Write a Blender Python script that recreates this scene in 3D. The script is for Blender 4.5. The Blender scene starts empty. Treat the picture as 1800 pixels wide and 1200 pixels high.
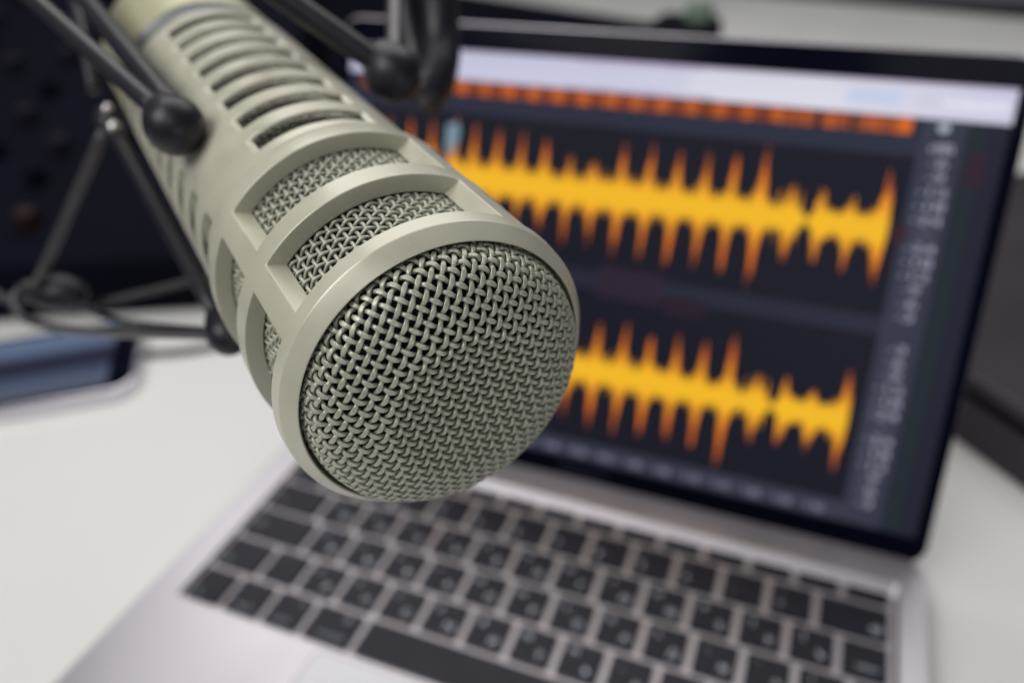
import bpy, bmesh, math, random
from mathutils import Vector, Matrix, noise
random.seed(7)
S = 0.001                                   # everything below is written in millimetres
D = bpy.data
sc = bpy.context.scene
col = sc.collection

# ------------------------------------------------------------------ camera
CAMR = ((0.928951, 0.36936629, -0.02487133),
        (0.17889234, -0.50669936, -0.84335834),
        (-0.32411043, 0.77898928, -0.53677568))       # right, down, forward
CAMP = Vector((221.75, -162.25, 270.19))
cd = D.cameras.new('camera'); cam = D.objects.new('camera', cd); col.objects.link(cam)
r_, d_, f_ = (Vector(v) for v in CAMR)
m = Matrix((r_, -d_, -f_)).transposed().to_4x4(); m.translation = CAMP * S
cam.matrix_world = m
cd.sensor_width = 36; cd.lens = 1438.9 / 1800 * 36
cd.clip_start = 0.01; cd.clip_end = 50
cd.dof.use_dof = True; cd.dof.focus_distance = 0.119
cd.dof.aperture_fstop = 9.3; cd.dof.aperture_blades = 0
sc.camera = cam

# ------------------------------------------------------------------ world and lamps
w = D.worlds.new('World'); sc.world = w; w.use_nodes = True
bg = w.node_tree.nodes['Background']; bg.inputs[0].default_value = (0.86, 0.88, 1.0, 1); bg.inputs[1].default_value = 0.09
def area(name, loc, target, sx, sy, power, color):
    ld = D.lights.new(name, 'AREA'); ld.shape = 'RECTANGLE'; ld.size = sx; ld.size_y = sy
    ld.energy = power; ld.color = color
    o = D.objects.new(name, ld); col.objects.link(o); o.location = loc
    o.rotation_euler = (Vector(target) - Vector(loc)).to_track_quat('-Z', 'Y').to_euler()
    return o
area('ceiling_softbox', (-0.14, 0.76, 1.22), (0.12, 0.15, 0.0), 1.6, 1.2, 15.0, (1.0, 0.985, 0.95))
area('front_left_key', (-0.30, -0.64, 1.02), (0.14, -0.04, 0.15), 0.75, 0.6, 9.9, (1.0, 0.985, 0.96))  # added key light, brightens the microphone from the upper front left
area('bevel_highlight_fill', (0.40, -0.72, 0.80), (0.17, -0.07, 0.19), 0.30, 0.24, 0.9, (1.0, 0.98, 0.96))  # added lamp, puts the highlight on the head ring bevel
area('low_front_fill', (0.90, -0.66, 0.19), (0.17, -0.07, 0.19), 0.55, 0.14, 0.9, (0.98, 0.99, 1.0))  # added low fill for the grille face and bevel, no window there
sc.view_settings.view_transform = 'Standard'; sc.view_settings.look = 'None'
sc.view_settings.exposure = 0; sc.view_settings.gamma = 1
sc.cycles.use_denoising = True
sc.cycles.max_bounces = 6

# ------------------------------------------------------------------ materials
def mat(name, rgb, rough=0.5, metal=0.0, spec=0.5, bump=0.0, bscale=4000, vary=0.0, vscale=60, rvary=0.0, coat=0.0):
    ma = D.materials.new(name); ma.use_nodes = True
    nt = ma.node_tree; b = nt.nodes['Principled BSDF']
    b.inputs['Base Color'].default_value = (*rgb, 1); b.inputs['Roughness'].default_value = rough
    b.inputs['Metallic'].default_value = metal; b.inputs['Specular IOR Level'].default_value = spec
    b.inputs['Coat Weight'].default_value = coat; b.inputs['Coat Roughness'].default_value = 0.25
    tc = nt.nodes.new('ShaderNodeTexCoord')
    if vary:
        n = nt.nodes.new('ShaderNodeTexNoise'); n.inputs['Scale'].default_value = vscale; n.inputs['Detail'].default_value = 5
        nt.links.new(tc.outputs['Object'], n.inputs['Vector'])
        mr = nt.nodes.new('ShaderNodeMapRange'); mr.inputs['From Min'].default_value = 0.3; mr.inputs['From Max'].default_value = 0.7
        mr.inputs['To Min'].default_value = 1 - vary; mr.inputs['To Max'].default_value = 1 + vary
        nt.links.new(n.outputs['Fac'], mr.inputs['Value'])
        mx = nt.nodes.new('ShaderNodeVectorMath'); mx.operation = 'SCALE'; mx.inputs[0].default_value = rgb
        nt.links.new(mr.outputs['Result'], mx.inputs['Scale']); nt.links.new(mx.outputs['Vector'], b.inputs['Base Color'])
        if rvary:
            m2 = nt.nodes.new('ShaderNodeMapRange'); m2.inputs['From Min'].default_value = 0.3; m2.inputs['From Max'].default_value = 0.7
            m2.inputs['To Min'].default_value = rough - rvary; m2.inputs['To Max'].default_value = rough + rvary
            nt.links.new(n.outputs['Fac'], m2.inputs['Value']); nt.links.new(m2.outputs['Result'], b.inputs['Roughness'])
    if bump:
        n = nt.nodes.new('ShaderNodeTexNoise'); n.inputs['Scale'].default_value = bscale; n.inputs['Detail'].default_value = 3
        nt.links.new(tc.outputs['Object'], n.inputs['Vector'])
        bp = nt.nodes.new('ShaderNodeBump'); bp.inputs['Strength'].default_value = bump; bp.inputs['Distance'].default_value = 0.00005
        nt.links.new(n.outputs['Fac'], bp.inputs['Height']); nt.links.new(bp.outputs['Normal'], b.inputs['Normal'])
    return ma
def emis(name, rgb, k=1.0, attr=None, base=(0.01, 0.01, 0.012)):
    ma = D.materials.new(name); ma.use_nodes = True; nt = ma.node_tree; b = nt.nodes['Principled BSDF']
    b.inputs['Base Color'].default_value = (*base, 1); b.inputs['Roughness'].default_value = 0.12
    b.inputs['Specular IOR Level'].default_value = 0.025
    b.inputs['Emission Color'].default_value = (*rgb, 1); b.inputs['Emission Strength'].default_value = k
    if attr:
        a = nt.nodes.new('ShaderNodeAttribute'); a.attribute_name = attr
        nt.links.new(a.outputs['Color'], b.inputs['Emission Color'])
    return ma
def srgb(r, g, b):
    f = lambda c: (c / 255 / 12.92) if c / 255 <= 0.04045 else ((c / 255 + 0.055) / 1.055) ** 2.4
    return (f(r), f(g), f(b))
M_paint = mat('mic_paint', (0.475, 0.461, 0.368), 0.32, 0.10, 0.9, bump=0.18, bscale=2600, vary=0.05, vscale=130, rvary=0.06)
M_wire = mat('mic_wire_paint', (0.39, 0.40, 0.315), 0.34, 0.12, 0.8, bump=0.1, bscale=3000, vary=0.12, vscale=700, rvary=0.06)
M_foam = mat('grille_liner', (0.012, 0.013, 0.018), 0.9, 0, 0.2)
M_lip = mat('mic_rim_green', (0.11, 0.125, 0.10), 0.4, 0.2)  # dark green tone of the inner rim lip
M_tail = mat('mic_tail_paint', (0.42, 0.41, 0.27), 0.4, 0.2, vary=0.03)
M_groove = mat('mic_groove', (0.16, 0.165, 0.17), 0.45, 0.2)
M_rubber = mat('black_rubber', (0.010, 0.010, 0.015), 0.40, 0, 0.35, bump=0.3, bscale=900, vary=0.15, vscale=200)
M_rod = mat('black_rod', (0.012, 0.012, 0.017), 0.36, 0.05, 0.4, vary=0.12, vscale=120)
M_rodg = mat('grey_rod', (0.07, 0.066, 0.070), 0.38, 0.5, 0.5, vary=0.1, vscale=120)
M_screw = mat('screw_steel', (0.75, 0.72, 0.72), 0.2, 1.0)
M_alu = mat('aluminium', (0.45, 0.425, 0.46), 0.34, 0.85, 0.5, vary=0.025, vscale=25, rvary=0.03)
M_well = mat('keyboard_well', (0.36, 0.335, 0.355), 0.40, 0.6, 0.5, vary=0.03, vscale=40)
M_key = mat('key_black', (0.009, 0.0095, 0.018), 0.42, 0, 0.22, vary=0.2, vscale=90, rvary=0.06)
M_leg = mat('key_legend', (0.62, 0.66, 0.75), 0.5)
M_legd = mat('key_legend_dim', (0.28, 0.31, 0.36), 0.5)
M_glass = mat('bezel_glass', (0.003, 0.0035, 0.010), 0.12, 0, 0.03, vary=0.1, vscale=10)
M_hinge = mat('hinge_black', (0.006, 0.006, 0.010), 0.5, 0, 0.2)
M_pad = mat('trackpad', (0.52, 0.52, 0.56), 0.34, 0.3, 0.5, vary=0.015, vscale=20)
M_desk = mat('white_desk', (0.66, 0.66, 0.65), 0.33, 0, 0.5, vary=0.02, vscale=6, rvary=0.04)
M_dark = mat('dark_plastic', (0.0035, 0.0035, 0.009), 0.8, 0, 0.05, vary=0.3, vscale=14, rvary=0.08)
M_dark2 = mat('charcoal', (0.034, 0.028, 0.036), 0.45, 0, 0.3, vary=0.2, vscale=8, rvary=0.08)
M_knob = mat('knob_grey', (0.011, 0.010, 0.015), 0.6, 0, 0.1)
M_knobb = mat('knob_blue', (0.016, 0.03, 0.075), 0.45, 0, 0.3)
M_knobr = mat('knob_brown', (0.018, 0.007, 0.006), 0.5, 0, 0.2)
M_silver = mat('silver_edge', (0.68, 0.66, 0.72), 0.22, 0.8, 0.5, vary=0.02)
M_green = mat('green_plastic', (0.15, 0.21, 0.16), 0.5)
M_floor = mat('brown_floor', (0.10, 0.06, 0.045), 0.6, vary=0.2, vscale=4)
M_scr = emis('screen_dark', srgb(33, 35, 49))
M_bar = emis('screen_toolbar', (1, 1, 1), 1.0, 'ink')
M_ink = emis('screen_ink', (1, 1, 1), 1.0, 'ink')

# ------------------------------------------------------------------ object helpers
def mesh_obj(name, verts, faces, material, parent=None, smooth=False, mw=None):
    me = D.meshes.new(name); me.from_pydata([tuple(Vector(v) * S) for v in verts], [], faces); me.update()
    if smooth: me.polygons.foreach_set('use_smooth', [True] * len(me.polygons))
    me.materials.append(material)
    o = D.objects.new(name, me); col.objects.link(o)
    if parent: o.parent = parent
    if mw is not None: o.matrix_local = mw
    return o
def recalc(o):
    bm = bmesh.new(); bm.from_mesh(o.data); bmesh.ops.recalc_face_normals(bm, faces=bm.faces); bm.to_mesh(o.data); bm.free()
def bevel(o, width, seg=2, ang=28):
    b = o.modifiers.new('bevel', 'BEVEL'); b.width = width * S; b.segments = seg; b.limit_method = 'ANGLE'; b.angle_limit = math.radians(ang)
    return o
def thing(name, label, cat, loc=(0, 0, 0), mw=None):
    o = D.objects.new(name, None); col.objects.link(o)
    if mw is not None: o.matrix_world = mw
    else: o.location = Vector(loc) * S
    o.empty_display_size = 0.02
    o['label'] = label; o['category'] = cat
    return o
def boxvf(x0, y0, z0, x1, y1, z1):
    v = [(x0, y0, z0), (x1, y0, z0), (x1, y1, z0), (x0, y1, z0), (x0, y0, z1), (x1, y0, z1), (x1, y1, z1), (x0, y1, z1)]
    return v, [(0, 3, 2, 1), (4, 5, 6, 7), (0, 1, 5, 4), (1, 2, 6, 5), (2, 3, 7, 6), (3, 0, 4, 7)]
def rrect(x0, y0, x1, y1, r, n=4):
    pts = []
    for cx, cy, a0 in ((x1 - r, y1 - r, 0), (x0 + r, y1 - r, 90), (x0 + r, y0 + r, 180), (x1 - r, y0 + r, 270)):
        for k in range(n + 1):
            a = math.radians(a0 + 90 * k / n); pts.append((cx + r * math.cos(a), cy + r * math.sin(a)))
    return pts
def slab(name, pts, z0, z1, material, parent=None, mw=None, bev=0.0, crown=0.0):
    n = len(pts)
    v = [(x, y, z0) for x, y in pts] + [(x, y, z1) for x, y in pts]
    f = [tuple(range(n - 1, -1, -1)), tuple(range(n, 2 * n))] + [(i, (i + 1) % n, n + (i + 1) % n, n + i) for i in range(n)]
    o = mesh_obj(name, v, f, material, parent, mw=mw)
    if bev: bevel(o, bev, 2, 40)
    return o
def tube_vf(path, rad, sides=10, closed=False, caps=True):
    path = [Vector(p) for p in path]; n = len(path)
    rad = rad if isinstance(rad, (list, tuple)) else [rad] * n
    tang = []
    for i in range(n):
        a = path[(i - 1) % n] if (closed or i) else path[i]; b = path[(i + 1) % n] if (closed or i < n - 1) else path[i]
        tang.append((b - a).normalized())
    nrm = tang[0].orthogonal().normalized(); V = []; F = []
    for i in range(n):
        nrm = (nrm - tang[i] * nrm.dot(tang[i])).normalized(); bi = tang[i].cross(nrm)
        for k in range(sides):
            a = 2 * math.pi * k / sides; V.append(path[i] + rad[i] * (math.cos(a) * nrm + math.sin(a) * bi))
    m_ = n if closed else n - 1
    for i in range(m_):
        for k in range(sides):
            a = i * sides + k; b = i * sides + (k + 1) % sides; c = ((i + 1) % n) * sides + (k + 1) % sides; e = ((i + 1) % n) * sides + k
            F.append((a, b, c, e))
    if not closed and caps:
        F.append(tuple(range(sides - 1, -1, -1))); F.append(tuple((n - 1) * sides + k for k in range(sides)))
    return V, F
def smooth_path(P, n=8):
    P = [Vector(p) for p in P]; Q = [2 * P[0] - P[1]] + P + [2 * P[-1] - P[-2]]; out = []
    for i in range(1, len(Q) - 2):
        a, b, c, e = Q[i - 1:i + 3]
        for k in range(n):
            t = k / n
            out.append(0.5 * ((2 * b) + (c - a) * t + (2 * a - 5 * b + 4 * c - e) * t * t + (-a + 3 * b - 3 * c + e) * t ** 3))
    out.append(P[-1]); return out
def tube(name, path, rad, material, parent=None, sides=14, **k):
    V, F = tube_vf(path, rad, sides, **k)
    return mesh_obj(name, V, F, material, parent, smooth=True)
def revolve(name, prof, material, parent=None, seg=180, smooth=True, cap=False):
    V = []; F = []; n = len(prof)
    for i in range(seg):
        a = 2 * math.pi * i / seg
        for r, z in prof: V.append((r * math.sin(a), r * math.cos(a), z))
    for i in range(seg):
        for k in range(n - 1):
            F.append((i * n + k, i * n + k + 1, ((i + 1) % seg) * n + k + 1, ((i + 1) % seg) * n + k))
    if cap: F.append(tuple(i * n + n - 1 for i in range(seg)))
    return mesh_obj(name, V, F, material, parent, smooth=smooth)
def ink(o, cols):      # per-vertex screen colours (already linear)
    a = o.data.color_attributes.new('ink', 'FLOAT_COLOR', 'POINT')
    for i, c in enumerate(cols): a.data[i].color = (*c, 1)
def interp(x, xs, ys):
    if x <= xs[0]: return ys[0]
    for i in range(1, len(xs)):
        if x <= xs[i]: return ys[i - 1] + (ys[i] - ys[i - 1]) * (x - xs[i - 1]) / (xs[i] - xs[i - 1])
    return ys[-1]

# ------------------------------------------------------------------ desk, floor
DZ = -14.0
fl = mesh_obj('floor', *boxvf(-4000, -1500, -780, 4000, 6000, -760), M_floor); fl['kind'] = 'structure'
desk_pts = [(-1500, -420), (1500, -420), (1500, 1150), (457, 1400), (-15, 1520), (-1500, 1840)]
dk = slab('desk', desk_pts, DZ - 28, DZ, M_desk, bev=2.0)
dk['label'] = 'wide glossy white desk top under the laptop and the dark equipment'; dk['category'] = 'desk'

# ------------------------------------------------------------------ microphone
mc = Vector((170.858, -66.682, 194.481)); ax = Vector((0.777986419, -0.624652866, -0.067423502)).normalized()
up = Vector((0, 0, 1)); up = (up - ax * up.dot(ax)).normalized(); ri = up.cross(ax)
mm = Matrix((ri, up, ax)).transposed().to_4x4(); mm.translation = mc * S
mic = thing('microphone', 'beige broadcast microphone with slotted body and woven wire head pointing down at the laptop', 'microphone', mw=mm)
def P(r, th, z):
    a = math.radians(th); return (r * math.sin(a), r * math.cos(a), z)
# shell of the head housing and of the body, with real openings
def shell(name, R, Rin, z_list, th_groups, material, end_slope, R_of=None):
    """z_list: [(z0,z1,open?)...]; th_groups: list of (a0,a1) of openings."""
    STEP = 2.0
    V = []; F = []; idx = {}
    def vid(r, th, z):
        k = (round(r, 3), round(th % 360, 3), round(z, 3))
        if k not in idx: idx[k] = len(V); V.append(P(r, th, z))
        return idx[k]
    brk = sorted(set([x % 360 for g in th_groups for x in g]))
    ang = []
    for i, a in enumerate(brk):
        b = brk[(i + 1) % len(brk)]; span = (b - a) % 360; n = max(1, round(span / STEP))
        ang += [(a + span * k / n) % 360 for k in range(n)]
    def is_open(a):
        for g0, g1 in th_groups:
            if 0.001 < (a - g0) % 360 < (g1 - g0) - 0.001: return True
        return False
    for j, a in enumerate(ang):
        b = ang[(j + 1) % len(ang)]
        mid = a + ((b - a) % 360) / 2
        for z0, z1, op, ra, rb in z_list:
            if op and is_open(mid): continue
            F.append((vid(ra, a, z0), vid(rb, a, z1), vid(rb, b, z1), vid(ra, b, z0)))
    for z0, z1, op, ra, rb in z_list:
        if not op: continue
        for g0, g1 in th_groups:
            span = g1 - g0; n = max(1, round(span / STEP)); A = [g0 + span * k / n for k in range(n + 1)]
            s = end_slope; B = [g0 + s + (span - 2 * s) * k / n for k in range(n + 1)]
            zi0 = z0 + 0.05; zi1 = z1 - 0.05
            for k in range(n):
                F.append((vid(ra, A[k], z0), vid(ra, A[k + 1], z0), vid(Rin, B[k + 1], zi0), vid(Rin, B[k], zi0)))
                F.append((vid(rb, A[k + 1], z1), vid(rb, A[k], z1), vid(Rin, B[k], zi1), vid(Rin, B[k + 1], zi1)))
            F.append((vid(ra, A[0], z0), vid(Rin, B[0], zi0), vid(Rin, B[0], zi1), vid(rb, A[0], z1)))
            F.append((vid(ra, A[-1], z0), vid(rb, A[-1], z1), vid(Rin, B[-1], zi1), vid(Rin, B[-1], zi0)))
    o = mesh_obj(name, V, F, material, mic, smooth=True); recalc(o)
    return o
wc = -11.5; wins = [(wc - 40 + 90 * k, wc + 40 + 90 * k) for k in range(4)]
R0 = 27.0
zl = [(-47.4, -46.9, False, 25.6, 26.7), (-46.9, -45.4, False, 26.7, R0), (-45.4, -41.0, False, R0, R0), (-41.0, -25.6, True, R0, R0), (-25.6, -20.5, False, R0, R0),
      (-20.5, -5.5, True, R0, R0), (-5.5, -2.6, False, R0, 26.75), (-2.6, -0.35, False, 26.75, 24.95), (-0.35, 0.0, False, 24.95, 24.62), (0, -0.35, False, 24.62, 24.42)]
hd = shell('head_housing', R0, 24.0, zl, wins, M_paint, 3.4)
bevel(hd, 0.16, 2, 25)
hd.data.set_sharp_from_angle(angle=math.radians(30))
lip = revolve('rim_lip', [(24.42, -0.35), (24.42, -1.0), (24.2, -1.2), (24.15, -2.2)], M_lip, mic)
# body with vent slots
sc_ = -3.0; sl = [(sc_ - 28 + 90 * k, sc_ + 28 + 90 * k) for k in range(4)]
RB = 25.7; zb = [(-47.9, -47.4, False, RB - .3, RB - .3), (-52.2, -47.9, False, RB, RB - .3)]
for k in range(8):
    z1 = -52.2 - 11.42 * k; zb.append((z1 - 6.0, z1, True, RB, RB)); zb.append((z1 - 11.42, z1 - 6.0, False, RB, RB))
ze = -52.2 - 11.42 * 8
zb += [(ze - 1.4, ze, False, 24.6, RB)]
bd = shell('body', RB, 25.0, zb, sl, M_paint, 2.2)
bevel(bd, 0.35, 2, 25); bd.data.set_sharp_from_angle(angle=math.radians(30))
zt = ze - 1.4
revolve('neck_groove', [(24.6, zt), (23.4, zt - .6), (23.4, zt - 10), (24.9, zt - 11.5)], M_groove, mic)
revolve('tail', [(24.9, zt - 11.5), (25.3, zt - 12.4), (25.3, zt - 50), (24.1, zt - 56), (12, zt - 58), (12, zt - 66)], M_tail, mic, cap=True)
revolve('inner_liner', [(1, 4.9), (12, 4.5), (18, 2.2), (20.8, -1.5), (21.2, -6), (24.3, -7), (24.3, -2.0), (24.2, -2.0), (24.2, -7.2), (21.6, -8.4), (22.0, -46), (21.4, -52), (21.4, ze - 3), (1, ze - 3)], M_foam, mic, seg=96)
# ---- domed front grille: two families of woven wires, one object each
def zr(r): return interp(r, [0, 5, 10, 13.0, 14.2, 16, 18, 20, 21.3, 22.5, 23.2, 23.6, 23.75], [7.5, 7.4, 7.2, 7.05, 6.75, 6.1, 5.3, 4.25, 3.3, 2.0, 0.0, -2.6, -6.0])
rs = [23.75 * i / 600 for i in range(601)]
zs = [zr(r) for r in rs]
K_ = 2; zs2 = []
for i in range(601):
    a = max(0, i - 14); b = min(600, i + 14); zs2.append(sum(zs[a:b + 1]) / (b - a + 1) if i < 540 else zs[i] )
U = [0.0]
for i in range(1, 601):
    ds = math.hypot(rs[i] - rs[i - 1], zs2[i] - zs2[i - 1])
    U.append(U[-1] + (ds * 1.0 if rs[i] < 13.5 else ds * 0.9))
UMAX = U[-1]
def fold(u, v):            # flat sheet -> domed surface
    q = math.hypot(u, v)
    if q < 1e-6: return Vector((0, 0, zs2[0])), Vector((0, 0, 1))
    lo, hi = 0, 600
    while hi - lo > 1:
        mid = (lo + hi) // 2
        if U[mid] < q: lo = mid
        else: hi = mid
    t = min(1.0, (q - U[lo]) / (U[hi] - U[lo])); r = rs[lo] + t * (rs[hi] - rs[lo]); z = zs2[lo] + t * (zs2[hi] - zs2[lo])
    a = max(0, lo - 6); b = min(600, lo + 6); dr = rs[b] - rs[a]; dz = zs2[b] - zs2[a]; L = math.hypot(dr, dz)
    return Vector((r * u / q, r * v / q, z)), Vector((-dz / L * u / q, -dz / L * v / q, dr / L))
RW = 0.36; AMP = 0.45
e1 = Vector((1.2777, -0.7692)); e2 = Vector((0.8281, 1.3367))
org = Vector((-19.095, 7.9415))
def sheet(a, b): return org + e1 * a + e2 * b
SUB = 7; SID = 9
def wire(fam, k):
    pts = []; nr = []; hs = []
    N = 34
    for s in range(-N * SUB, N * SUB + 1):
        t = s / SUB
        a, b = (t, k) if fam == 0 else (k, t)
        p2 = sheet(a, b)
        if p2.length > UMAX - 0.05: continue
        p, n = fold(p2.x, p2.y)
        sgn = math.cos(math.pi * (a + b)) * (1 if fam == 0 else -1) if fam == 0 else -math.cos(math.pi * (a + b))
        h = AMP * sgn
        h = h * (1.12 - 0.12 * abs(sgn)) + 0.02 * math.sin(k * 3.1 + t * 0.7)
        jt = 0.035 * noise.noise(Vector((k * 1.7, t * 0.45, fam * 9.0)))
        side = Vector((e2.x, e2.y, 0)) * .7 if fam == 0 else Vector((e1.x, e1.y, 0)) * .7
        pts.append(p + n * h + side * jt); nr.append(n); hs.append(h)
    if len(pts) < 8: return None
    V = []; F = []; n_ = len(pts)
    for i in range(n_):
        T = (pts[min(i + 1, n_ - 1)] - pts[max(i - 1, 0)]).normalized()
        N_ = (nr[i] - T * nr[i].dot(T)).normalized(); B = T.cross(N_)
        rr = math.hypot(pts[i].x, pts[i].y); flat = interp(rr, [12.6, 13.6], [0.80, 0.10])
        lim = AMP + RW * flat
        for j in range(SID):
            a = 2 * math.pi * (j + .5) / SID
            o = RW * (math.cos(a) * N_ + math.sin(a) * B)
            hh = hs[i] + o.dot(nr[i])
            if hh > lim: o = o - nr[i] * (hh - lim) * 0.92 + B * ((0.02 if rr < 13 else 0.10) * (1 if math.sin(a) > 0 else -1))
            V.append(pts[i] + o)
    for i in range(n_ - 1):
        for j in range(SID):
            F.append((i * SID + j, i * SID + (j + 1) % SID, (i + 1) * SID + (j + 1) % SID, (i + 1) * SID + j))
    return V, F
for fam in (0, 1):
    for k in range(-40, 60):
        r_w = wire(fam, k)
        if r_w: mesh_obj('grille_wire', r_w[0], r_w[1], M_wire, mic, smooth=True)
# ---- woven cylinder behind the windows and the slots
def weave_cyl(name, R, z0, z1, nc, nz, rw, amp, sub, sid, th0=0, th1=360):
    V = []; F = []
    pz = (z1 - z0) / nz
    def add(path, nrms, closed):
        base = len(V); n_ = len(path)
        for i in range(n_):
            if closed: T = path[(i + 1) % n_] - path[i - 1]
            else: T = path[min(i + 1, n_ - 1)] - path[max(i - 1, 0)]
            T.normalize(); N_ = (nrms[i] - T * nrms[i].dot(T)).normalized(); B = T.cross(N_)
            for j in range(sid):
                a = 2 * math.pi * j / sid; V.append(path[i] + rw * (math.cos(a) * N_ + math.sin(a) * B))
        for i in range(n_ if closed else n_ - 1):
            for j in range(sid):
                F.append((base + i * sid + j, base + i * sid + (j + 1) % sid, base + ((i + 1) % n_) * sid + (j + 1) % sid, base + ((i + 1) % n_) * sid + j))
    for k in range(nc):
        th = 2 * math.pi * k / nc; n = Vector((math.sin(th), math.cos(th), 0)); pth = []
        for s in range(nz * sub + 1):
            t = s / sub; pth.append(n * (R - amp * 1.0 * math.cos(math.pi * (t + k))) + Vector((0, 0, z0 + t * pz)))
        add(pth, [n] * len(pth), False)
    for k in range(nz + 1):
        pth = []; nn = []
        for s in range(nc * sub):
            t = s / sub; th = 2 * math.pi * t / nc; n = Vector((math.sin(th), math.cos(th), 0))
            pth.append(n * (R + amp * math.cos(math.pi * (t + k))) + Vector((0, 0, z0 + k * pz))); nn.append(n)
        add(pth, nn, True)
    o = mesh_obj(name, V, F, M_wire, mic, smooth=True); o['kind'] = 'stuff'; return o
weave_cyl('side_grille', 23.25, -46, -4, 92, 26, 0.29, 0.33, 5, 7)
weave_cyl('body_grille', 22.35, ze - 1, -50.5, 92, 60, 0.30, 0.34, 3, 5)

# ------------------------------------------------------------------ shock mount
sm = thing('shock_mount', 'black wire shock mount cage with rubber balls holding the beige microphone', 'shock mount', (14, 21, 196))
def rod(path, rad, material=M_rod, n=8, name='rod'):
    o = tube(name, smooth_path(path, n) if len(path) > 2 else [Vector(path[0]).lerp(Vector(path[1]), i / 6) for i in range(7)], rad, material, None)
    o.parent = sm; o.matrix_parent_inverse = sm.matrix_world.inverted(); return o
sm.matrix_world = Matrix.Translation(Vector((14, 21, 196)) * S)
def ball(c, r, axis, stretch, neck_dir=None, neck=0.0, name='rubber_ball'):
    c = Vector(c); axis = Vector(axis).normalized(); nrm = axis.orthogonal().normalized(); bi = axis.cross(nrm)
    V = []; F = []; n = 22; sd = 28
    for i in range(n + 1):
        t = math.pi * i / n; z = -math.cos(t) * r * stretch; rr = math.sin(t) * r
        if z > 0 and neck: z *= (1 + neck * (z / r)); rr = max(rr, 0)
        for k in range(sd):
            a = 2 * math.pi * k / sd; V.append(c + axis * z + rr * (math.cos(a) * nrm + math.sin(a) * bi))
    for i in range(n):
        for k in range(sd): F.append((i * sd + k, i * sd + (k + 1) % sd, (i + 1) * sd + (k + 1) % sd, (i + 1) * sd + k))
    o = mesh_obj(name, V, F, M_rubber, None, smooth=True); o.parent = sm; o.matrix_parent_inverse = sm.matrix_world.inverted(); return o
B1 = Vector((99.0, -38.4, 220.5)); A1 = Vector((36.0, -10.5, 237.8)); A1b = Vector((21.5, 18.0, 232.5))
ball(B1, 5.9, (A1 + A1b) / 2 - B1, 1.0, neck=0.8)
rod([A1 + (A1 - B1) * 0.6, A1, B1 + Vector((-1, 0, 1.0))], 2.15)
rod([A1b + (A1b - B1) * 0.6, A1b, B1 + Vector((-1, 2.5, 1.5))], 2.7)
B2 = Vector((118.4, 16.0, 218.6)); A2 = Vector((88.5, 6.5, 241.5)); A2v = Vector((98.7, 55.8, 232.5))
ball(B2, 6.9, (A2 + A2v) / 2 - B2, 1.0, neck=0.45)
rod([A2 + (A2 - B2), A2, B2], 3.0)
rod([A2v + (A2v - B2) * .7, A2v, B2], 2.1, M_rodg)
# dark yoke behind the second ball
rod([(93.2, 91.8, 233), (98.1, 83.3, 213.0), (101.4, 72.8, 203.4), (100.1, 64.4, 197.5)], [6.2 + 0 * i for i in range(25)], name='yoke')
rod([(82, 96, 240), (85, 86, 222), (92, 78, 205), (98, 66, 198)], 4.6, name='yoke_rib')
ball(Vector((104.6, -31.6, 214.7)) , 2.6, (0.3, 0.5, -0.8), 1.0, name='ball_shadow_spot')  # dark nub standing in for the ball's shadow on the mic body
J = Vector((14.4, 21.2, 195.9)); B3 = Vector((98.6, -37.8, 171.2))
def coneball(c, r): return ball(c, r, (1, 0.2, 0.3), 1.15)
ball(J, 4.2, (B3 - J), 1.5, name='joint')
for c, r in (((17.2, 19.8, 199.5), 1.5), ((22.5, 15.5, 195.8), 1.9)):
    o = ball(Vector(c) + Vector((1.2, -1.5, 1.5)), r, (0, 0, 1), 0.8, name='screw'); o.data.materials[0] = M_screw
rod([J + Vector((6, -5, 0)), B3], 2.0)
rod([J + (J - B3) * 0.15 + Vector((0, 0, 2)), Vector((-6.6, 38.5, 211.3)), Vector((-30, 62, 232))], 1.9)
rod([J, Vector((-28.2, 8.0, 137.2))], 1.75, M_rodg)
ball(B3, 4.8, (J - B3), 1.1, neck=0.8)
rod([Vector((-20, 16, 137)), Vector((-33, 11, 136.5)), Vector((-38.2, 7.6, 133.3)), Vector((-35.7, 3.2, 129.8)), Vector((-22.0, -1.3, 129.4)), Vector((20, -14, 142)), B3], 1.5, M_rodg)
ball(Vector((-26, 14, 132)), 7.0, (1, .3, 0), 1.5, name='rubber_ball')
rod([(-24.1, 19.6, 123.6), (11.1, 39.1, 130.7), (40, 55, 137)], 1.3)
rod([(-26, 14, 132), (-44, 7.5, 130), (-60, 12, 131)], 1.5, M_rodg)
rod([(-26, 14, 130), (11, 5, 133), B3 + Vector((-6, 2, -2))], 1.3)

# ------------------------------------------------------------------ laptop
u = 19.05; KW = 14.5 * u
lap = thing('laptop', 'open silver laptop with black keys and an orange sound waveform on its screen', 'laptop', (137, 20, DZ))
lap.matrix_world = Matrix.Translation(Vector((137, 20, DZ)) * S)
LI = lap.matrix_world.inverted()
def onlap(o): o.parent = lap; o.matrix_parent_inverse = LI; return o
WX0, WX1, WY0 = -1.0, KW + 1.0, -0.6
ZT = 0.5; ZW = -1.5
outer = rrect(-15.3, -87, 288.7, 124.5, 9, 8)
inner = []
def hole(x0, y0, x1, y1, r): return rrect(x0, y0, x1, y1, r, 5)
top_in = hole(WX0, WY0, WX1 + 1.4, 109.0, 2.0); bot_in = hole(WX0 + .1, WY0 + .1, WX1, 103.4, 2.0)
bm = bmesh.new()
vo = [bm.verts.new((x * S, y * S, ZT * S)) for x, y in outer]; vi = [bm.verts.new((x * S, y * S, ZT * S)) for x, y in top_in]
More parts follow.
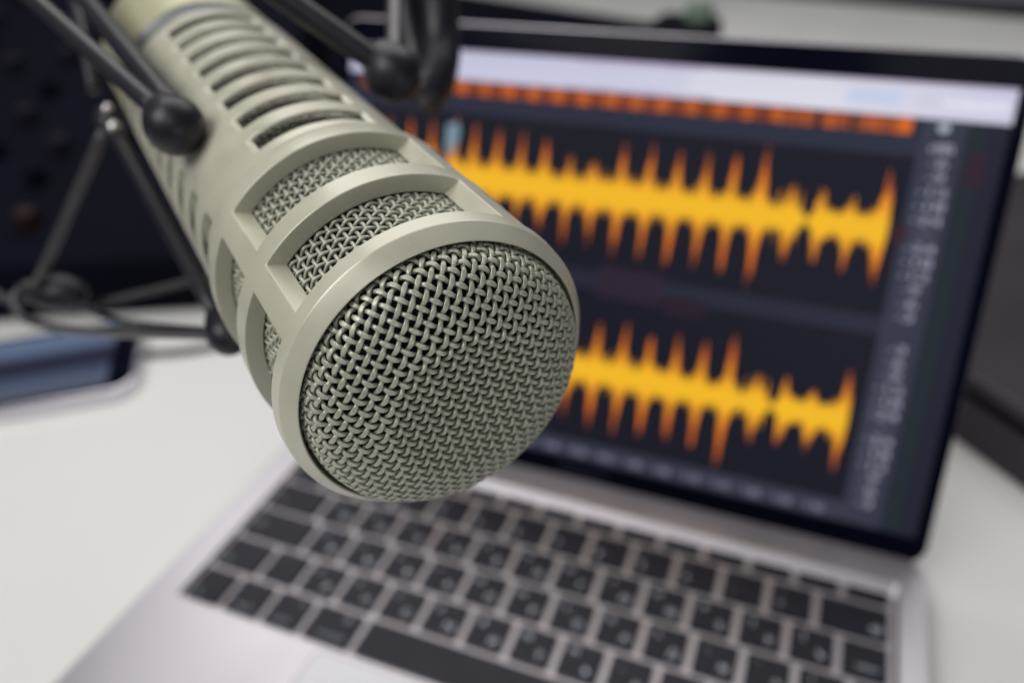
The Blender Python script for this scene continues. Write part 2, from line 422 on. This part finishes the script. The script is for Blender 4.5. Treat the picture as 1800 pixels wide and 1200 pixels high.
eo = [bm.edges.new((vo[i], vo[(i + 1) % len(vo)])) for i in range(len(vo))]; ei = [bm.edges.new((vi[i], vi[(i + 1) % len(vi)])) for i in range(len(vi))]
bmesh.ops.triangle_fill(bm, use_beauty=True, edges=eo + ei)
vb = [bm.verts.new((x * S, y * S, ZW * S)) for x, y in bot_in]
for i in range(len(vi)):
    j = (i + 1) % len(vi); bm.faces.new((vi[i], vi[j], vb[j], vb[i]))
vl = [bm.verts.new((x * S, y * S, (DZ + 1.5) * S)) for x, y in outer]
for i in range(len(vo)):
    j = (i + 1) % len(vo); bm.faces.new((vo[i], vl[i], vl[j], vo[j]))
bm.faces.new(list(reversed(vl)))
bmesh.ops.recalc_face_normals(bm, faces=bm.faces)
me = D.meshes.new('base'); bm.to_mesh(me); bm.free(); me.materials.append(M_alu)
base = D.objects.new('base', me); col.objects.link(base); onlap(base); bevel(base, 0.4, 2, 50)
onlap(slab('keyboard_well', [(x, y) for x, y in bot_in], ZW - 2, ZW - 0.01, M_well))
# trackpad: slightly sunk glass plate with a dark seam
onlap(slab('trackpad_seam', rrect(69.2, -85.4, 206.8, -2.2, 3.4), ZT + .004, ZT + 0.02, M_well))
onlap(slab('trackpad', rrect(70.2, -84.4, 205.8, -3.2, 2.6), ZT + 0.02, ZT + 0.06, M_pad))
for x in (30, 240):
    for y in (-75, 110): onlap(slab('foot', rrect(x - 6, y - 6, x + 6, y + 6, 5.9), DZ, DZ + 1.5, M_hinge))
# keys
keymesh = {}
GAP = 2.9
def key(xu, yu, wu, hu, wfac=None):
    k = (round(wu, 3), round(hu, 3))
    if k not in keymesh:
        w_ = wu * u - GAP; h_ = hu * u - GAP if hu > 0.6 else hu * u
        a = rrect(-w_ / 2, -h_ / 2, w_ / 2, h_ / 2, 1.1, 2); b = rrect(-w_ / 2 + .35, -h_ / 2 + .35, w_ / 2 - .35, h_ / 2 - .35, 0.9, 2); n = len(a)
        V = [(x, y, ZW) for x, y in a] + [(x, y, -0.25) for x, y in a] + [(x, y, 0.0) for x, y in b]
        F = [(i, (i + 1) % n, n + (i + 1) % n, n + i) for i in range(n)] + [(n + i, n + (i + 1) % n, 2 * n + (i + 1) % n, 2 * n + i) for i in range(n)] + [tuple(range(2 * n, 3 * n))]
        me_ = D.meshes.new('key'); me_.from_pydata([tuple(Vector(v) * S) for v in V], [], F); me_.materials.append(M_key); keymesh[k] = me_
    o = D.objects.new('key', keymesh[k]); col.objects.link(o); o.location = Vector((xu * u, yu * u, 0)) * S
    o.parent = lap; o.matrix_parent_inverse = LI
    return o
def text_mesh(name, s, size, material, parent, loc, center=True, flat_attr=None):
    cu = D.curves.new(name, 'FONT'); cu.body = s; cu.size = size * S; cu.resolution_u = 2
    cu.align_x = 'CENTER' if center else 'LEFT'; cu.align_y = 'CENTER'
    t = D.objects.new(name, cu); col.objects.link(t)
    dg = bpy.context.evaluated_depsgraph_get(); me_ = D.meshes.new_from_object(t.evaluated_get(dg))
    D.objects.remove(t); D.curves.remove(cu)
    me_.name = name; me_.materials.clear(); me_.materials.append(material)
    o = D.objects.new(name, me_); col.objects.link(o); o.parent = parent; o.location = Vector(loc) * S
    return o
def legend(k, s, dx, dy, size, m_=None):
    return text_mesh('legend', s, size, m_ or M_leg, k, (dx, dy, 0.03))
rows = {}
# bottom row
x = 0
for wd, s in ((1, 'fn'), (1, 'control'), (1, 'option'), (1.25, 'command'), (5, ''), (1.25, 'command'), (1, 'option')):
    k = key(x + wd / 2, .5, wd, 1); x += wd
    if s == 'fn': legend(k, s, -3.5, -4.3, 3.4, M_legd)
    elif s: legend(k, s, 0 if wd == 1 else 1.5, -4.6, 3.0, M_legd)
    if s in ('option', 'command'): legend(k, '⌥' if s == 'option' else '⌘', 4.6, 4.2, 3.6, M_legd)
for xx, hh, yy, s in ((11.5 + .5, .46, .25, '◂'), (12.5 + .5, .46, .25, '▾'), (12.5 + .5, .46, .75, '▴'), (13.5 + .5, .46, .25, '▸')):
    k = key(xx, yy, 1, .44); legend(k, s, 0, 0, 3.4)
# shift row
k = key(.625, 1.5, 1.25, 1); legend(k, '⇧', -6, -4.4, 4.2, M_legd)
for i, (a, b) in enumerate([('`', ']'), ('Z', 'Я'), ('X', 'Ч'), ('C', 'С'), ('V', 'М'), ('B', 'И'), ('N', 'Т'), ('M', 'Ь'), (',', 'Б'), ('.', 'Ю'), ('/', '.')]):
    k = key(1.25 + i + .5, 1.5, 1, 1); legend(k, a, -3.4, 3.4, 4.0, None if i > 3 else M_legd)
    if b and i: legend(k, b, 3.4, -3.8, 4.6)
k = key(13.375, 1.5, 2.25, 1); legend(k, '⇧', 14, -4.4, 4.2)
# caps row
k = key(.875, 2.5, 1.75, 1); legend(k, '⇪', -10, 0, 4.2, M_legd)
for i, (a, b) in enumerate([('A', 'Ф'), ('S', 'Ы'), ('D', 'В'), ('F', 'А'), ('G', 'П'), ('H', 'Р'), ('J', 'О'), ('K', 'Л'), ('L', 'Д'), (';', 'Ж'), ("'", 'Э'), ('\\', 'Ё')]):
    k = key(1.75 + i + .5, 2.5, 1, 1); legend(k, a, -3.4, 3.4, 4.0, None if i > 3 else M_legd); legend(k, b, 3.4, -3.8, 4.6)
    if i == 6: legend(k, ':', 0.5, 0, 4)
k = key(14.125, 2.5, .75, 1)
# tab row
k = key(.75, 3.5, 1.5, 1); legend(k, '⇥', -8, -3, 4.2, M_legd)
for i, (a, b) in enumerate([('Q', 'Й'), ('W', 'Ц'), ('E', 'У'), ('R', 'К'), ('T', 'Е'), ('Y', 'Н'), ('U', 'Г'), ('I', 'Ш'), ('O', 'Щ'), ('P', 'З'), ('[', 'Х'), (']', 'Ъ')]):
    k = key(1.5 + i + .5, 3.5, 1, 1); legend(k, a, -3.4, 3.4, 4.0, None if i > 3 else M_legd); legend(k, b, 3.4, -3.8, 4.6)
k = key(14.0, 3.5, 1.0, 1); legend(k, 'return', 1.0, -3.4, 3.0)
# number row
for i, (a, b) in enumerate([('§', '>'), ('!', '1'), ('"', '2'), ('№', '3'), ('%', '4'), (':', '5'), (',', '6'), ('.', '7'), (';', '8'), ('(', '9'), (')', '0'), ('_', '-'), ('+', '=')]):
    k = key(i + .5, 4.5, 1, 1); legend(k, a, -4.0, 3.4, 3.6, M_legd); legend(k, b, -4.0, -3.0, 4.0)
k = key(13.75, 4.5, 1.5, 1); legend(k, '⌫', 8.2, -3.6, 4.2)
# function row
x = 0
for i in range(14):
    wd = 1.5 if i == 0 else 1.0
    key(x + wd / 2, 5.245, wd, .30); x += wd
# lid
T = math.radians(22.356)
lm = Matrix(((1, 0, 0), (0, math.sin(T), -math.cos(T)), (0, math.cos(T), math.sin(T)))).to_4x4()   # local x right, y up the lid, z towards the viewer
lm.translation = Vector((-15.3, 125.27, -2.61)) * S
def onlid(o): o.parent = lap; o.matrix_parent_inverse = LI; o.matrix_basis = lm; return o
lid = onlid(slab('lid', rrect(0, 1.2, 304, 209.2, 9, 8), -5.0, -0.15, M_alu)); bevel(lid, 0.5, 2, 50)
glass = onlid(slab('display', rrect(0.25, 0.3, 303.75, 208.3, 8.8, 8), -0.15, 0.0, M_glass))
V, F = tube_vf([(30 + (274 - 30) * i / 20, -1.2, -3.2) for i in range(21)], 3.4, 16)
hg = mesh_obj('hinge', V, F, M_hinge, None, smooth=True); onlid(hg)
lap_front = -87
def onscreen(o):
    o.parent = glass; return o
def quad(name, pts, z, material, cols=None):
    n = len(pts); o = mesh_obj(name, [(x, y, z) for x, y in pts], [tuple(range(n))], material); onscreen(o)
    if cols: ink(o, cols if isinstance(cols, list) else [cols] * n)
    return o
SX0, SX1, SY0, SY1 = 5.6, 298.5, 12.0, 196.6
quad('screen_picture', [(SX0, SY0), (SX1, SY0), (SX1, SY1), (SX0, SY1)], 0.03, M_ink, srgb(35, 38, 52))
# strips of slightly different panel colour
def strips(name, rects, z):
    V = []; F = []; C = []
    for x0, y0, x1, y1, c, *c2 in rects:
        b = len(V); V += [(x0, y0, z), (x1, y0, z), (x1, y1, z), (x0, y1, z)]; F.append((b, b + 1, b + 2, b + 3))
        c2 = c2[0] if c2 else c; C += [srgb(*c), srgb(*c2), srgb(*c2), srgb(*c)]
    o = mesh_obj(name, V, F, M_ink); onscreen(o); ink(o, C); return o
strips('editor_panels', [
    (SX0, 21, 268, 95, (23, 22, 33), (23, 24, 35)), (SX0, 95, 268, 103, (34, 34, 48), (40, 43, 58)), (SX0, 103, 268, 168, (22, 22, 32), (23, 24, 35)),
    (SX0, 168, 268, 176, (40, 42, 58), (42, 46, 62)),
    (268, 12, 284, 183, (54, 56, 72), (50, 53, 68)), (284, 12, 291, 183, (33, 38, 48), (30, 42, 44)), (291, 12, SX1, 183, (31, 33, 47)),
    (SX0, SY0, 268, 21, (50, 54, 70), (56, 56, 72)), (SX0, SY0 - 0.0, SX1, 12.6, (24, 25, 38))], 0.05)
for rc_ in [(146, 92, 176, 106, (44, 34, 48)), (178, 89, 196, 97, (40, 28, 40)), (286, 158, 293, 172, (48, 32, 46)), (262, 134, 270, 141, (56, 30, 38))]: strips('meter_mark', [rc_], 0.06)
# toolbar
V = []; C = []; F = []
cols_ = [(SX0, (196, 196, 218)), (60, (198, 199, 222)), (150, (203, 203, 224)), (172, (207, 206, 226)), (176, (216, 216, 230)), (230, (219, 219, 232)), (SX1, (205, 203, 226))]
for i, (xx, c) in enumerate(cols_):
    V += [(xx, 183.2, .07), (xx, 195, .07), (xx, SY1, .07)]; C += [srgb(*c), srgb(*[q - 6 for q in c]), srgb(170, 155, 185)]
    if i: b = 3 * i; F += [(b - 3, b, b + 1, b - 2), (b - 2, b + 1, b + 2, b - 1)]
o = mesh_obj('toolbar', V, F, M_ink); onscreen(o); ink(o, C)
for rc_ in [(238, 186.5, 258, 193, (196, 204, 228)), (264, 187, 272, 192.5, (205, 203, 218))]: strips('toolbar_button', [rc_], 0.09)
wr = []
for i in range(10): wr.append((274 + 2.3 * i, 188.2 + random.uniform(-.4, .4), 275.5 + 2.3 * i, 190.4 + random.uniform(-.4, .6), (235, 235, 245)))
for i in range(26):
    x0 = 118 + 2.6 * i + random.uniform(-.6, .6); wr.append((x0, 183.4, x0 + random.uniform(.8, 1.9), 183.9 + random.uniform(.3, 1.7), (168, 160, 196)))
for i in range(24):
    x0 = 122 + 2.4 * i; wr.append((x0, 194.4 + random.uniform(-.4, .3), x0 + random.uniform(.8, 1.7), 195.8, (178, 160, 190)))
strips('toolbar_icons', wr, 0.10)['kind'] = 'stuff'
# overview waveform strip
rng = random.Random(4); ov = []
xx = 13.0
bright = [17.9 + 12.15 * k for k in range(20)]
while xx < 263.4:
    near = min(abs(xx - b) for b in bright)
    seg = xx < 213
    if seg: c = (190, 94, 32) if near < 2.6 else ((150, 70, 32) if near < 3.6 else (132, 60, 32))
    else:
        c = (160, 78, 38)
        if 226.5 < xx < 229.5 or 240.3 < xx < 242.6: c = (44, 34, 42)
        if xx > 258.5: c = (205, 100, 26)
    j = rng.uniform(.82, 1.12); c = tuple(min(255, q * j) for q in c)
    h = rng.uniform(-.35, .35); ov.append((xx, 176.6 + h, xx + .9, 179.2, c)); ov.append((xx, 179.5, xx + .9, 182.6 + h * .5, c)); xx += .9
    if rng.random() < .8: ov.append((xx - .9, 179.2, xx, 179.5, tuple(q * .8 for q in c)))
strips('overview_waveform', ov, 0.08)
# main waveforms
pul = [(17.9 + 12.15 * k, 27, -24) for k in range(4)]
tops = [(66.5, 28, -26), (76.8, 26, -22), (89, 26, -20), (101.2, 25, -19), (113.4, 23, -22), (125.5, 17, -25), (137.4, 19, -26), (150.2, 25, -29), (162.7, 27, -29), (175.0, 23, -28), (187.3, 27, -29),
        (199.3, 25, -28), (211.6, 31, -35), (224.2, 14.5, -19), (236.1, 14.5, -17.5), (248.3, 12.5, -19.5), (260.6, 25, -25)]
pul += tops
mr_ = random.Random(11)
minor = [(mr_.uniform(14, 228), mr_.uniform(9, 15), mr_.uniform(8, 15)) for _ in range(46)]
def env(x, sgn, seed):
    body = interp(x, [12, 100, 150, 205, 214, 218, 221, 226, 229.4, 231.2, 233, 240, 242.6, 246, 256, 261, 262.4, 263], [7.6, 7.6, 7.2, 6.8, 6.4, 5.6, 5.2, 6.8, 4.4, 0.6, 2.4, 6.2, 5.6, 6.2, 7.2, 12, 12, 0])
    body *= 0.98 + 0.34 * noise.noise(Vector((x * 0.8, seed, sgn))) + 0.25 * noise.noise(Vector((x * 1.9, seed, sgn * 3)))
    h = body
    for px, t, b in pul:
        A = t if sgn > 0 else -b
        dx = x - px - (0.35 if sgn < 0 else -0.25)
        wdt = 1.5 if px < 215 else 1.9
        if px > 255: wdt = 1.3
        g = math.exp(-abs(dx / (wdt * 0.98)) ** 3)
        sk = 0.34 * math.exp(-abs((dx) / 2.9) ** 2)
        h = max(h, body + (A - body) * max(g, 0) , body + (A - body) * sk * (0.9 + .3 * noise.noise(Vector((x * 1.7, seed, 7 * sgn)))))
    for px, t, b in minor:
        if abs(x - px) < 1.4: h = max(h, body + ((t if sgn > 0 else b) - body) * math.exp(-abs((x - px - seed * .3) / 0.42) ** 2))
    return max(h * (1 + 0.05 * noise.noise(Vector((x * 6, seed, sgn)))), .3)
def wave(cy, seed, scale):
    V = []; F = []; C = []
    lv = [(-1, (176, 78, 22)), (-.72, (205, 100, 24)), (-.42, (232, 150, 26)), (-.2, (238, 178, 34)), (0, (240, 186, 38)), (.2, (238, 178, 34)), (.42, (232, 150, 26)), (.72, (205, 100, 24)), (1, (176, 78, 22))]
    x = 12.6; n = 0; jr = random.Random(int(cy)); jag = [(1.0 if jr.random() < .30 else jr.uniform(.45, .95)) for _ in range(401)]
    while x < 263:
        hu = env(x, 1, seed) * scale; hd_ = env(x, -1, seed) * scale
        for t, c in lv:
            hh = (hu if t > 0 else hd_) * jag[n % 401]
            V.append((x, cy + t * hh, .08))
            # tall slim pulses turn redder with distance from the centre line
            dd = abs(t) * hh
            c = (241 - max(0, dd - 6) * 1.0, 184 - max(0, dd - 3.0) * 4.8 , 38 - max(0, dd - 7) * .5)
            c = tuple(max(q, lo) for q, lo in zip(c, (224, 112, 32))); C.append(srgb(*c))
        if n:
            for k in range(8): b = (n - 1) * 9 + k; F.append((b, b + 9, b + 10, b + 1))
        n += 1; x += 0.16
    o = mesh_obj('waveform', V, F, M_ink); onscreen(o); ink(o, C)
wave(138.0, 1.0, 1.0); wave(56.3, 2.3, 0.96)
# playhead marker
quad('playhead_marker', [(61.5, 162), (67, 163.5), (68.5, 158), (66, 150), (63.6, 147), (61.5, 152)], 0.12, M_ink, srgb(120, 146, 160))
# amplitude scale and time ruler
def scr_text(name, s, size, x, y, c, z=0.09):
    o = text_mesh(name, s, size, M_ink, glass, (x, y, z)); ink(o, [srgb(*c)] * len(o.data.vertices)); o.scale.x = 1.8 if name == 'scale_label' else 1.0; return o
for cy in (138.0, 56.3):
    for k in range(-6, 7):
        lab = ['-∞', '-24', '-18', '-12', '-9', '-6', '-3'][abs(k)]
        if cy > 100 and k == 6: lab = 'dB'
        scr_text('scale_label', lab, 4.9 if k else 3.8, 276.3, cy + 5.65 * k, (176, 176, 194) if k else (110, 112, 130))
quad('scale_knob', [(275.6 + 2.2 * math.cos(a * .52), 180.0 + 1.8 * math.sin(a * .52)) for a in range(12)], .1, M_ink, srgb(170, 182, 190))
for k in range(-8, 10):
    scr_text('time_label', '%d:%02d' % ((k + 9) * 5 // 60, (k + 9) * 5 % 60), 4.6, 134.3 + 13.6 * k, 15.6, (150, 150, 172))
scr_text('bezel_text', 'MacBook Pro', 4.6, 152, 5.8, (40, 42, 58), 0.05)

# ------------------------------------------------------------------ smartphone at the left
ph = thing('smartphone', 'silver edged smartphone lying on the white desk beside the dark mixer', 'phone')
pm = Matrix.Rotation(math.radians(38), 4, 'Z'); pm.translation = Vector((-137, 118, DZ)) * S; ph.matrix_world = pm
def onph(o): o.parent = ph; return o
onph(slab('phone_case', rrect(-190, 0, 0, 84, 14, 8), 0, 8.5, M_silver, bev=1.6))
onph(slab('phone_glass', rrect(-188, 2.2, -2, 82, 12, 8), 8.5, 9.3, M_glass))
o = mesh_obj('phone_sky_reflection', [(-176, 6, 9.36), (-16, 6, 9.36), (-16, 26, 9.36), (-176, 26, 9.36), (-16, 34, 9.36), (-176, 34, 9.36), (-16, 50, 9.36), (-176, 50, 9.36), (-16, 57, 9.36), (-176, 57, 9.36), (-16, 78, 9.36), (-176, 78, 9.36)],
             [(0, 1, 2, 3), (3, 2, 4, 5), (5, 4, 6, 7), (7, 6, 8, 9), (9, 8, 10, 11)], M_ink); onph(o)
ink(o, [srgb(*c) for c in [(84, 90, 104)] * 2 + [(66, 76, 100)] * 2 + [(28, 31, 50)] * 2 + [(30, 33, 54)] * 2 + [(84, 98, 124)] * 2 + [(92, 108, 134)] * 2])  # blue sky reflection on the glass, painted as glowing bands
cable = tube('cable', smooth_path([(-420, 60, DZ + 2.3), (-300, 88, DZ + 2.3), (-170, 152, DZ + 2.3), (-140, 168, DZ + 2.3), (-112, 190, DZ + 2.3), (-70, 215, DZ + 2.3), (-40, 300, DZ + 2.3)], 8), 2.2, M_hinge)
cable['label'] = 'thin black cable lying on the white desk behind the smartphone'; cable['category'] = 'cable'

# ------------------------------------------------------------------ dark equipment behind
mx = thing('mixing_console', 'large black audio console with rows of small knobs at the left behind the microphone', 'mixer')
xm = Matrix.Rotation(math.radians(26), 4, 'Z'); xm.translation = Vector((-135, 233, DZ)) * S; mx.matrix_world = xm
def onmx(o): o.parent = mx; return o
V = [(-900, 0, 0), (0, 0, 0), (0, 520, 0), (-900, 520, 0), (-900, 0, 42), (0, 0, 42), (0, 520, 150), (-900, 520, 150)]
o = mesh_obj('console_body', V, [(0, 3, 2, 1), (4, 5, 6, 7), (0, 1, 5, 4), (1, 2, 6, 5), (2, 3, 7, 6), (3, 0, 4, 7)], M_dark, mx); bevel(o, 5, 3)
rng = random.Random(3)
def zc(y): return 42 + 108 * y / 520
kv = []
for i in range(13):
    for j in range(9):
        kv.append((-28 - i * 46 + rng.uniform(-1, 1), 45 + j * 50))
shared = {}
for xk, yk in kv:
    if rng.random() < .45: continue
    xk += rng.uniform(-9, 9); yk += rng.uniform(-9, 9)
    r0 = rng.random(); mt = M_knob if r0 < .55 else (M_dark if r0 < .93 else (M_knobb if r0 < .95 else M_knobr))
    if mt.name not in shared:
        V, F = tube_vf([(0, 0, 0), (0, 0, 10), (0, 0, 13.5), (0, 0, 14)], [8, 7.2, 6.6, 5.2], 14); kme = D.meshes.new('knob')
        kme.from_pydata([tuple(Vector(v) * S) for v in V], [], F); kme.materials.append(mt); shared[mt.name] = kme
    o = D.objects.new('knob', shared[mt.name]); col.objects.link(o); o.parent = mx; o.location = Vector((xk, yk, zc(yk) - .5)) * S
    o.rotation_euler.x = math.atan(108 / 520)
# flat dark board beyond the laptop
bd_ = thing('flat_board', 'dark charcoal flat panel lying on the desk behind the laptop lid', 'panel')
bm_ = Matrix.Rotation(math.radians(-21.7), 4, 'Z'); bm_.translation = Vector((-30, 1095, DZ)) * S; bd_.matrix_world = bm_
slab('panel_body', rrect(-900, -620, 0, 0, 20, 5), 0, 26, M_dark2, bd_, bev=3)
slab('panel_inset', rrect(-880, -600, -20, -20, 12, 5), 26, 27, M_dark, bd_)
# small black holder beyond the lid
hb = thing('holder', 'small black holder with a pale green cap standing beyond the top edge of the laptop', 'holder', (80, 560, DZ))
hb.rotation_euler.z = math.radians(-6)
V = [(-48, 0, 0), (40, 0, 0), (40, 60, 0), (-48, 60, 0), (-40, 0, 128), (22, 0, 128), (22, 60, 134), (-30, 60, 134)]
o = mesh_obj('holder_body', V, [(0, 3, 2, 1), (4, 5, 6, 7), (0, 1, 5, 4), (1, 2, 6, 5), (2, 3, 7, 6), (3, 0, 4, 7)], M_dark, hb); bevel(o, 3, 3)
o = slab('holder_foot', rrect(28, -8, 50, 60, 4), 0, 112, M_dark2, hb, bev=2)
o = slab('green_cap', rrect(0, 14, 22, 36, 8), 134, 150, M_green, hb, bev=2)
# dark case at the right
cs = thing('equipment_case', 'dark grey flat case lying on the desk to the right of the laptop', 'case')
cm = Matrix.Rotation(math.radians(-47), 4, 'Z'); cm.translation = Vector((169, 388, DZ)) * S; cs.matrix_world = cm
slab('case_body', rrect(0, 0, 420, 420, 14, 5), 0, 26, M_dark2, cs, bev=3)
slab('case_lid', rrect(3, 3, 417, 417, 14, 5), 28, 38, M_dark2, cs, bev=3)
slab('case_seam', rrect(1.5, 1.5, 418.5, 418.5, 14, 5), 26, 28, M_dark, cs)
